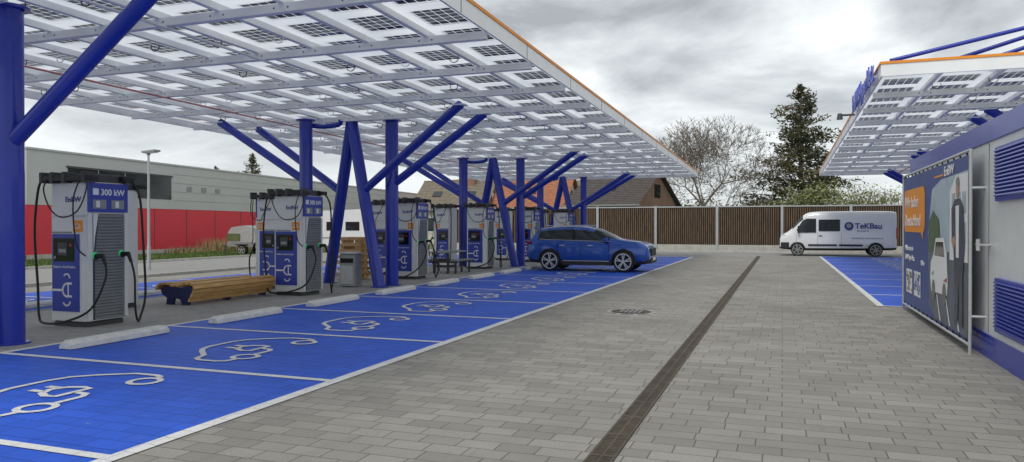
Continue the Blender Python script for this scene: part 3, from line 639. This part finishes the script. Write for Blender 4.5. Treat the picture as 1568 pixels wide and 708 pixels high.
for i in range(14):
    yy = ya+0.2+i*0.41
    for zz in (zb-0.02, za-0.02): g.cyl((X, yy, zz-0.03), (X, yy, zz+0.04), 0.012, seg=6, k='black')
g.build('frame', root); g = MB()
def ps(y0_, y1_, z0_, z1_, k, o=0): g.quad((X-o, y1_, z0_), (X-o, y0_, z0_), (X-o, y0_, z1_), (X-o, y1_, z1_), k)
ps(ya+0.05, yb-0.05, za, zb-0.05, 'banner')
def pp(pts, k, o): g.poly([(X-o, p[0], p[1]) for p in pts], k)
pp([(14.1,0.35),(14.25,1.6),(13.9,2.3),(13.2,2.42),(11.35,2.45),(11.35,0.2),(13.6,0.2)], 'poster_sky', 0.004)
pp([(14.1,0.35),(14.18,1.25),(11.35,1.35),(11.35,0.2),(13.6,0.2)], 'poster_road', 0.006)
pp([(14.22,1.25),(14.2,1.75),(13.8,1.95),(13.3,1.8),(13.1,1.3)], 'poster_tree', 0.007)
pp([(12.5,1.2),(12.5,2.2),(12.1,2.42),(11.35,2.42),(11.35,1.2)], 'textw', 0.008)
for i in range(3):
    for j in range(2): pp([(12.35-0.33*i,1.45+0.42*j),(12.12-0.33*i,1.45+0.42*j),(12.12-0.33*i,1.75+0.42*j),(12.35-0.33*i,1.75+0.42*j)], 'poster_sky', 0.010)
pp([(14.0,0.85),(13.95,1.1),(13.7,1.25),(13.55,1.5),(12.9,1.52),(12.7,1.3),(12.6,0.85),(12.65,0.65),(13.9,0.62)], 'textw', 0.011)
pp([(13.65,1.22),(13.52,1.44),(12.95,1.45),(12.85,1.22)], 'screen', 0.013)
pp([(13.9,0.90),(13.7,0.98),(13.7,0.90)], 'mgrey', 0.013); pp([(12.95,0.85),(12.66,0.92),(12.64,0.84)], 'redlamp', 0.013)
for yy in (13.7, 12.85): pp([(yy+0.14*math.cos(R(a)), 0.66+0.17*math.sin(R(a))) for a in range(0,360,30)], 'screen', 0.014)
pp([(12.12,0.3),(12.14,1.0),(12.2,1.40),(12.32,1.5),(12.34,1.95),(12.12,2.08),(11.78,2.08),(11.58,1.95),(11.5,1.4),(11.62,1.0),(11.6,0.3),(11.78,0.3),(11.86,0.95),(11.92,0.3)], 'poster_jacket', 0.016)
pp([(12.02,1.25),(12.06,1.98),(11.84,1.99),(11.84,1.25)], 'textw', 0.018)
pp([(12.34,1.5),(12.2,1.36),(12.05,1.46),(12.1,1.56)], 'skin', 0.019)
pp([(11.95+0.1*math.cos(R(a)), 2.22+0.14*math.sin(R(a))) for a in range(0,360,30)], 'skin', 0.018)
pp([(11.84,2.24),(11.86,2.36),(11.95,2.40),(12.05,2.34),(12.04,2.30)], 'screen', 0.020)
for yy in (13.2, 12.5, 11.9): pp([(yy,0.22),(yy-0.1,0.22),(yy+0.2,0.6),(yy+0.26,0.6)], 'textw', 0.012)
def rr(y0_, y1_, z0_, z1_, r, k, o):
    P = []
    for cy, cz, a0 in ((y1_-r,z1_-r,0),(y0_+r,z1_-r,90),(y0_+r,z0_+r,180),(y1_-r,z0_+r,270)):
        for i in range(5): a = R(a0+22.5*i); P.append((cy+r*math.cos(a), cz+r*math.sin(a)))
    pp(P, k, o)
rr(14.55, 16.85, 1.58, 2.40, 0.18, 'orange', 0.006); pp([(15.0,1.62),(14.72,1.45),(14.7,1.7)], 'orange', 0.008)
rr(15.85, 16.55, 0.40, 0.86, 0.02, 'textw', 0.006); rr(14.95, 15.65, 0.40, 0.86, 0.02, 'textw', 0.006)
for i in range(9):
    for j in range(6):
        if random.random() < 0.5: yy = 15.9+i*0.068; zz = 0.44+j*0.063; ps(yy, yy+0.06, zz, zz+0.058, 'screen', 0.009)
        if random.random() < 0.5: yy = 15.0+i*0.068; zz = 0.44+j*0.063; ps(yy, yy+0.06, zz, zz+0.058, 'darkblue', 0.009)
ps(13.0, 13.7, 2.47, 2.50, 'orange', 0.006)
g.build('printed_sheet', root)
ri = (0,-1,0); up = (0,0,1)
text('Wir laden', (X-0.012, 16.7, 2.05), ri, up, 0.31, 'textw', root, sx=1.2); text('Deutschland', (X-0.012, 16.7, 1.70), ri, up, 0.31, 'textw', root, sx=1.12)
text('Willkommen im', (X-0.012, 16.7, 1.22), ri, up, 0.15, 'textw', root); text('EnBW HyperNetz.', (X-0.012, 16.7, 1.04), ri, up, 0.15, 'textw', root)
text('EnBW', (X-0.012, 12.9, 2.46), ri, up, 0.2, 'textw', root, sx=1.3, bold=0.004)
text('1,0 km', (X-0.012, 14.9, 1.0), ri, up, 0.13, 'textw', root)

# ---------------------------------------------------------------- noise barrier
root = empty('wooden_noise_barrier'); g = MB(); FY = 50.4; x = -24.2
posts = []
while x < 22: posts.append(x+0.05); x += 4.02
g.box(posts[0], posts[-1], FY+0.02, FY+0.10, 0.45, 2.92, 'bwood2')
g.box(posts[0], posts[-1], FY-0.02, FY+0.12, 0.0, 0.45, 'concrete'); g.box(posts[0], posts[-1], FY-0.05, FY+0.13, 2.92, 3.0, 'galv')
x = posts[0]+0.12
while x < posts[-1]:
    if min(abs(x-p) for p in posts) > 0.12:
        g.box(x-0.03, x+0.03, FY-0.02-0.01*random.random(), FY+0.018, 0.47, 2.90, 'bwood')
    x += 0.135
g.build('panels', root); g = MB()
for p in posts: g.box(p-0.08, p+0.08, FY-0.09, FY+0.15, 0, 3.04, 'galv')
g.build('posts', root)

# ---------------------------------------------------------------- left retail building
root = empty('retail_building'); g = MB()
p0 = Vector((-35.0, 26.0, 0)); dv = Vector((-0.123, 1.02, 0)).normalized(); nv = Vector((dv.y, -dv.x, 0)); H = 5.5; RH = 2.75
def wl(s0, s1, z0, z1, o, k, dep=0.3):
    a = p0+dv*s0+nv*(o-dep); b_ = p0+dv*s1+nv*(o-dep); c = p0+dv*s1+nv*o; d_ = p0+dv*s0+nv*o
    vs = [(q.x,q.y,z) for z in (z0, z1) for q in (a, b_, c, d_)]
    g.add(vs, [(0,1,2,3),(4,7,6,5),(0,4,5,1),(1,5,6,2),(2,6,7,3),(3,7,4,0)], k)
wl(0, 62, 0.0, RH, 0, 'red', 25); wl(0, 62, RH, H, 0.02, 'cladding', 25.04)
wl(-0.05, 62.05, H, H+0.10, 0.08, 'galv', 25.2)
wl(0, 62, 0, 0.25, 0.03, 'concrete', 0.2)
wl(2.5, 10.5, 3.35, 4.75, 0.05, 'glass', 0.1); wl(2.4, 10.6, 4.75, 4.85, 0.09, 'dgrey', 0.1)
for s in (4.5, 6.5, 8.5): wl(s, s+0.06, 3.35, 4.75, 0.07, 'mgrey', 0.1)
for s in range(3, 62, 3): wl(s, s+0.03, 0.26, RH-0.02, 0.012, 'dgrey', 0.05)
for z in (3.3, 3.85, 4.4, 4.95): wl(10.7, 62, z, z+0.025, 0.03, 'mgrey', 0.05)
for s in (12, 13.5, 15): wl(s, s+0.5, 3.95, 4.25, 0.05, 'mgrey', 0.1)
g.box(-52, -35.6, 19.5, 25.9, 0, RH, 'red'); g.box(-52, -35.57, 19.47, 25.9, RH, 5.4, 'cladding')
g.build('walls', root)
def quads_cloud(g, n, fn, size, k1, k2=None, p2=0.4):
    for _ in range(n):
        c = fn(); c = Vector(c); a = Vector((random.gauss(0,1), random.gauss(0,1), random.gauss(0,1))).normalized(); b_ = a.orthogonal().normalized()
        s = size*random.uniform(0.5, 1.4); g.add([c-a*s, c+b_*s*0.6, c+a*s, c-b_*s*0.6], [(0,1,2,3)], k2 if (k2 and random.random() < p2) else k1)
g = MB()
for _ in range(5200):
    s = random.uniform(9, 45); o = random.uniform(0.5, 2.2); p = p0+dv*s+nv*o; h = random.uniform(0.4, 1.1)*(1 if s > 12 else 0.5); dx = random.uniform(-.25,.25)
    a = random.uniform(0, 6.28); w = Vector((math.cos(a), math.sin(a), 0))*0.025
    g.add([p-w, p+w, p+Vector((dx, random.uniform(-.2,.2), h))], [(0,1,2)], 'reed' if random.random() < 0.75 else 'bush')
g.build('dry_grass')
g = MB()
for _ in range(9000):
    p = Vector((random.uniform(-34,-27.8), random.uniform(14, 44), 0)); h = random.uniform(0.06, 0.2); a = random.uniform(0, 6.28); w = Vector((math.cos(a), math.sin(a), 0))*0.03
    g.add([p-w, p+w, p+Vector((random.uniform(-.08,.08), random.uniform(-.08,.08), h))], [(0,1,2)], 'grass')
g.build('grass_tufts')

g = MB(); lx, ly = -23.1, 22.1
g.cyl((lx,ly,0),(lx,ly,0.9),0.075,0.07,12,'galv'); g.cyl((lx,ly,0.9),(lx,ly,4.5),0.055,0.04,12,'galv')
g.obox((lx+0.12,ly,4.58),(0.32,0,0.02),(0,0.16,0),(0,0,0.035),'mgrey'); g.obox((lx+0.12,ly,4.53),(0.26,0,0.015),(0,0.12,0),(0,0,0.012),'textw'); g.cyl((lx,ly,4.45),(lx,ly,4.6),0.07,seg=10,k='mgrey')
g.build('street_lamp')
root = empty('covered_trailer'); g = MB(); tx, ty = -29.2, 35.2
prof = [(-0.95,0.75),(-0.95,1.35),(-0.7,1.62),(0.2,1.72),(0.8,1.55),(0.95,1.2),(0.95,0.75)]
a = [(tx+p[0], ty-0.65, p[1]) for p in prof]; b_ = [(tx+p[0], ty+0.65, p[1]) for p in prof]
g.poly(a, 'galv'); g.poly(b_[::-1], 'galv')
for i in range(len(a)): j = (i+1)%len(a); g.quad(a[i], a[j], b_[j], b_[i], 'louver' if i in (1,2,3,4) else 'galv')
g.box(tx-1.0,tx+1.0,ty-0.68,ty+0.68,0.5,0.77,'mgrey'); g.box(tx-1.02,tx-0.1,ty-0.70,ty-0.684,0.85,1.25,'bush')
g.box(tx-2.0,tx-1.0,ty-0.04,ty+0.04,0.48,0.55,'dgrey'); g.cyl((tx-1.7,ty,0),(tx-1.7,ty,0.5),0.04,seg=8,k='dgrey')
wheel(g, tx+0.1, ty-0.75, -1, 0.3); wheel(g, tx+0.1, ty+0.75, 1, 0.3); g.box(tx-0.3,tx+0.5,ty-0.9,ty-0.69,0.62,0.66,'dgrey')
g.build('body', root)
root = empty('camper_van'); g = MB(); tx, ty = -25.2, 41.0
prof = [(-2.9,0.45),(-2.9,2.3),(-2.7,2.65),(1.2,2.75),(1.9,2.6),(2.3,2.1),(2.1,1.9),(2.7,1.2),(3.2,1.05),(3.3,0.45)]
a = [(tx+p[0]*.85, ty-1.1, p[1]) for p in prof]; b_ = [(tx+p[0]*.85, ty+1.1, p[1]) for p in prof]
g.poly(a, 'carwhite'); g.poly(b_[::-1], 'carwhite')
for i in range(len(a)): j = (i+1)%len(a); g.quad(a[i], a[j], b_[j], b_[i], 'glass' if i == 6 else 'carwhite')
for (x0_, x1_, z0_, z1_) in ((-1.9,-1.0,1.4,1.95),(-0.5,0.5,1.4,1.95),(1.1,1.75,1.3,1.85)): g.box(tx+x0_,tx+x1_,ty-1.115,ty-1.1,z0_,z1_,'glass')
g.box(tx-2.4,tx+2.6,ty-1.112,ty-1.1,0.9,0.98,'mgrey')
for x in (-1.5, 1.9): wheel(g, tx+x, ty-1.1, -1, 0.33); wheel(g, tx+x, ty+1.1, 1, 0.33)
g.build('body', root)

# ---------------------------------------------------------------- houses
def house(x, y, w, dpt, he, hr, rot, wk, rk, nm='brick_house', wins=2):
    root = empty(nm); g = MB(); ov = 0.4
    g.box(-w/2,w/2,-dpt/2,dpt/2,0,he,wk)
    for sx in (-1,1): g.add([(sx*w/2,-dpt/2,he),(sx*w/2,dpt/2,he),(sx*w/2,0,hr)], [(0,1,2)], wk)
    for sg in (-1, 1):
        e = he-ov*(hr-he)/(dpt/2); N = 9
        for i in range(N*2):
            t0 = i/(N*2); t1 = (i+1)/(N*2)
            ya_ = sg*(dpt/2+ov)*(1-t0); yb_ = sg*(dpt/2+ov)*(1-t1); z0_ = e+(hr-e)*t0; z1_ = e+(hr-e)*t1
            g.quad((-w/2-ov,ya_,z0_+0.10),(w/2+ov,ya_,z0_+0.10),(w/2+ov,yb_,z1_+0.05),(-w/2-ov,yb_,z1_+0.05), rk)
            g.quad((-w/2-ov,ya_,z0_),(w/2+ov,ya_,z0_),(w/2+ov,ya_,z0_+0.10),(-w/2-ov,ya_,z0_+0.10), rk)
        g.box(-w/2-ov, w/2+ov, sg*(dpt/2+ov)-0.06, sg*(dpt/2+ov)+0.06, e-0.08, e+0.04, 'mgrey')
    g.box(-w/2-ov,w/2+ov,-0.1,0.1,hr+0.02,hr+0.12,rk)
    g.box(w*0.15,w*0.15+0.6,-0.9,-0.3,hr-1.2,hr+0.5,'brick')
    for i in range(wins):
        xx = -w/2+w*(i+0.5)/wins; g.box(xx-0.6,xx+0.6,-dpt/2-0.03,-dpt/2,1.2,2.4,'glass'); g.box(xx-0.7,xx+0.7,-dpt/2-0.045,-dpt/2-0.031,1.08,1.18,'textw')
        zz = he+(hr-he)*0.45; yy = -dpt/2*0.55; sl = Vector((0,dpt/2,hr-he)).normalized()
        g.obox((xx,yy,zz+0.12),(0.4,0,0),sl*0.5,Vector((0,-sl.z,sl.y))*0.04,'glass')
    for zz in (1.6, he+0.4): g.box(w/2,w/2+0.03,-0.6,0.6,zz,zz+1.1,'glass')
    g.build('structure', root); root.location = (x,y,0); root.rotation_euler = (0,0,rot)
house(-12.6, 62, 6.0, 8, 3.6, 6.1, R(-14), 'brick', 'tile_dark', wins=1)
house(-22.2, 68, 6.5, 8, 3.6, 6.4, R(4), 'plaster', 'tile_red', wins=1)
house(-29.5, 66, 6.5, 9, 3.4, 6.0, R(10), 'plaster', 'tile_brown')
house(-36, 82, 7, 9, 4.0, 7.2, R(-12), 'brick', 'tile_red')
house(-17.8, 80, 6.5, 9, 3.8, 6.6, R(15), 'brick', 'tile_brown')

# ---------------------------------------------------------------- trees
def bare(name, x, y, h, r0, spread, seed, depth=7, lean=0.0, rmin=0.014):
    rnd = random.Random(seed); g = MB()
    def br(p, d, L, r, n):
        segs = 3 if n > 3 else 2; q = p
        for i in range(segs):
            d = (d+Vector((rnd.gauss(0,.12), rnd.gauss(0,.12), rnd.gauss(0.02,.06)))).normalized()
            q2 = q+d*L/segs; ra = r*(1-0.35*i/segs); rb = r*(1-0.35*(i+1)/segs)
            g.cyl(q, q2, ra, rb, 6 if r > 0.05 else 3, 'bark', cap=False); q = q2
            if n > 1 and (i > 0 or n < 5) and rnd.random() < 0.85:
                a = d.orthogonal().normalized(); a = (Matrix.Rotation(rnd.uniform(0,6.28),3,d) @ a)
                br(q, (d*0.55+a*spread*1.2).normalized(), L*rnd.uniform(0.5,0.75), max(rb*0.5, rmin), n-2)
        if n > 0:
            k = 3 if (n > 1 or rnd.random() < 0.5) else 2
            ph = rnd.uniform(0,6.28)
            for i in range(k):
                a = d.orthogonal().normalized(); a = (Matrix.Rotation(ph+i*6.28/k+rnd.uniform(-.4,.4),3,d) @ a)
                nd = (d*rnd.uniform(.7,1.1)+a*spread*rnd.uniform(.6,1.2)+Vector((0,0,0.08))).normalized()
                br(q, nd, L*rnd.uniform(.66,.84), max(rb*rnd.uniform(.55,.70), rmin), n-1)
    br(Vector((x,y,0)), Vector((lean,0,1)).normalized(), h*0.25, r0, depth)
    return g.build(name)
def pos(u, D): a = (u-784)/1132; return (D*(-.3437+a*.939), D*(.939+a*.3437))
p = pos(1074, 68); bare('bare_tree', p[0], p[1], 14.2, 0.32, 0.64, 3, 7, rmin=0.016)
for u, D, h, sd in ((585,85,7.5,11),(545,95,7.5,12),(912,90,7,14),(1012,78,6.0,15),(1345,70,6.5,16),(640,100,8,18)):
    p = pos(u, D); bare('bare_tree', p[0], p[1], h, 0.13, 0.65, sd, 5, rmin=0.012)

def conifer(name, x, y, h, rad, seed, nb=330, z0=1.0, dens=1.0, k1='needle', k2='needle2', pw=0.7):
    rnd = random.Random(seed); g = MB(); g.cyl((x,y,0),(x,y,h*0.97),h*0.022,0.03,8,'bark')
    for i in range(nb):
        t = rnd.random()**0.9; z = z0+(h-z0)*t; az = rnd.uniform(0,6.28)
        L = rad*(min(1, ((1-t)*1.25)**pw)+0.04)*rnd.uniform(.42,1.22)*(0.82+0.25*math.sin(az*3+z*0.9))
        d = Vector((math.cos(az), math.sin(az), 0)); side = Vector((-d.y, d.x, 0))
        tip = Vector((x,y,z))+d*L+Vector((0,0,L*rnd.uniform(-.10,.32)))
        g.cyl((x,y,z), tip, 0.05*(1-t)+0.015, 0.01, 3, 'bark', cap=False)
        n = int(26*dens*max(0.4, L/2))
        kk = k2 if rnd.random() < 0.4 else k1
        for _ in range(n):
            s = rnd.uniform(.35,1.03); wv = 0.12*L*(1.2-s)+0.10
            c = Vector((x,y,z)).lerp(tip, s)+side*rnd.gauss(0,wv)+Vector((0,0,rnd.gauss(-0.12,0.12)-0.3*abs(rnd.gauss(0,.5))))
            a = (d*rnd.uniform(-1,1)+side*rnd.uniform(-1,1)+Vector((0,0,rnd.uniform(-.9,.2)))).normalized(); b_ = a.orthogonal().normalized()
            b_ = Matrix.Rotation(rnd.uniform(0,6.28),3,a) @ b_
            sz = rnd.uniform(.10,.26); g.add([c-a*sz, c+b_*sz*.35, c+a*sz, c-b_*sz*.35], [(0,1,2,3)], kk)
    return g.build(name)
p = pos(1226, 68); conifer('conifer_tree', p[0], p[1], 14.7, 5.7, 5, nb=400, pw=0.72)
p = pos(387, 95); conifer('conifer_tree', p[0], p[1], 11.0, 2.6, 8, nb=150, z0=3)
p = pos(330, 120); conifer('conifer_tree', p[0], p[1], 11.5, 2.6, 9, nb=80, z0=3)

def shrub(name, x, y, rx, ry, h, k1, k2, n, seed, size=0.16, twigs=30):
    rnd = random.Random(seed); random.seed(seed); g = MB(); cl = [(rnd.uniform(-1,1), rnd.uniform(-1,1), rnd.uniform(.35,1)) for _ in range(14)]
    for _ in range(twigs):
        a = rnd.uniform(0,6.28); g.cyl((x+rnd.uniform(-.3,.3)*rx,y+rnd.uniform(-.3,.3)*ry,0),(x+rx*.9*math.cos(a)*rnd.random(),y+ry*.9*math.sin(a)*rnd.random(),h*rnd.uniform(.6,1.05)),0.04,0.01,3,'bark',cap=False)
    def fn():
        c = rnd.choice(cl); return (x+rx*(c[0]*.7+rnd.gauss(0,.2)), y+ry*(c[1]*.7+rnd.gauss(0,.2)), max(0.1, h*(c[2]*.85+rnd.gauss(0,.10))))
    quads_cloud(g, n, fn, size, k1, k2); return g.build(name)
p = pos(1262, 60); shrub('willow_bush', p[0], p[1], 4.0, 2, 5.2, 'willow', 'bush', 4200, 21, 0.11, 60)
p = pos(1340, 60); shrub('willow_bush', p[0], p[1], 3.5, 2, 4.8, 'willow', 'bush', 2400, 22, 0.11, 60)
p = pos(1170, 66); shrub('willow_bush', p[0], p[1], 2.0, 2, 4.2, 'bush', 'willow', 1500, 23, 0.11)
for i, (u, D, rx, h) in enumerate(((590,78,6,4.2),(520,75,5,3.6),(680,88,4,4.4),(880,92,5,4.4),(450,80,5,3.5),(1035,70,2.5,3.6))):
    p = pos(u, D); shrub('shrub', p[0], p[1], rx, 2.5, h, 'bush', 'willow', 2200, 30+i, 0.15)
g = MB(); rnd = random.Random(4)
for i in range(90):
    x = rnd.uniform(-190, 170); y = rnd.uniform(150, 230); h = rnd.uniform(5, 9); r = rnd.uniform(3, 7)
    quads_cloud(g, 260, lambda: (x+rnd.gauss(0,r*.5), y+rnd.gauss(0,r*.5), max(0.3, h*.5+rnd.gauss(0,h*.24))), 0.5, 'bush', 'bark')
g.build('distant_tree_line')

# ---------------------------------------------------------------- world, sun, camera
w = bpy.data.worlds.new('World'); sc.world = w; w.use_nodes = True; nt = w.node_tree; N = nt.nodes; L = nt.links
bg = N['Background']; bg.inputs[1].default_value = 1.6
EL = 50; AZ = 190
tc = N.new('ShaderNodeTexCoord'); sp = N.new('ShaderNodeSeparateXYZ'); L.new(tc.outputs['Generated'], sp.inputs[0])
mxm = N.new('ShaderNodeMath'); mxm.operation = 'MAXIMUM'; L.new(sp.outputs[2], mxm.inputs[0]); mxm.inputs[1].default_value = 0
ad = N.new('ShaderNodeMath'); ad.inputs[1].default_value = 0.22; L.new(mxm.outputs[0], ad.inputs[0])
dx = N.new('ShaderNodeMath'); dx.operation = 'DIVIDE'; L.new(sp.outputs[0], dx.inputs[0]); L.new(ad.outputs[0], dx.inputs[1])
dy = N.new('ShaderNodeMath'); dy.operation = 'DIVIDE'; L.new(sp.outputs[1], dy.inputs[0]); L.new(ad.outputs[0], dy.inputs[1])
cb = N.new('ShaderNodeCombineXYZ'); L.new(dx.outputs[0], cb.inputs[0]); L.new(dy.outputs[0], cb.inputs[1]); cb.inputs[2].default_value = 3.7
nz = N.new('ShaderNodeTexNoise'); nz.inputs['Scale'].default_value = 1.4; nz.inputs['Detail'].default_value = 10; nz.inputs['Roughness'].default_value = 0.56; nz.inputs['Distortion'].default_value = 0.3
L.new(cb.outputs[0], nz.inputs[0])
rp = N.new('ShaderNodeValToRGB'); e = rp.color_ramp.elements
e[0].position = 0.37; e[0].color = (0.26, 0.275, 0.285, 1); e[1].position = 0.62; e[1].color = (0.62, 0.64, 0.64, 1)
x_ = e.new(0.49); x_.color = (0.42, 0.44, 0.45, 1)
L.new(nz.outputs[0], rp.inputs[0])
hz = N.new('ShaderNodeMapRange'); hz.inputs[1].default_value = 0.0; hz.inputs[2].default_value = 0.20; hz.inputs[3].default_value = 0.7; hz.inputs[4].default_value = 0.0; L.new(mxm.outputs[0], hz.inputs[0])
mh = N.new('ShaderNodeMix'); mh.data_type = 'RGBA'; L.new(hz.outputs[0], mh.inputs[0]); L.new(rp.outputs[0], mh.inputs[6]); mh.inputs[7].default_value = (0.48, 0.51, 0.525, 1)
sky = N.new('ShaderNodeTexSky'); sky.sky_type = 'NISHITA'; sky.sun_disc = False; sky.sun_elevation = R(EL); sky.sun_rotation = R(AZ)
sc_ = N.new('ShaderNodeVectorMath'); sc_.operation = 'SCALE'; sc_.inputs['Scale'].default_value = 0.006; L.new(sky.outputs[0], sc_.inputs[0])
av = N.new('ShaderNodeVectorMath'); av.operation = 'ADD'; L.new(mh.outputs[2], av.inputs[0]); L.new(sc_.outputs[0], av.inputs[1])
L.new(av.outputs[0], bg.inputs[0])

sd = bpy.data.lights.new('sun', 'SUN'); sd.energy = 1.5; sd.angle = R(20); sd.color = (1, 0.96, 0.9)
so = bpy.data.objects.new('sun', sd); sc.collection.objects.link(so)
dirv = Vector((math.sin(R(AZ))*math.cos(R(EL)), math.cos(R(AZ))*math.cos(R(EL)), math.sin(R(EL))))
so.rotation_euler = dirv.to_track_quat('Z', 'Y').to_euler(); so.location = (0, 0, 30)

cam = bpy.data.cameras.new('camera'); cam.sensor_width = 36; cam.lens = 36*1132/1568; cam.clip_end = 3000; cam.clip_start = 0.05
co = bpy.data.objects.new('camera', cam); sc.collection.objects.link(co)
co.location = (0, 0, 1.7); co.rotation_euler = (R(90-0.405), 0, R(20.1)); sc.camera = co
sc.view_settings.view_transform = 'Standard'; sc.view_settings.look = 'None'; sc.view_settings.exposure = 0
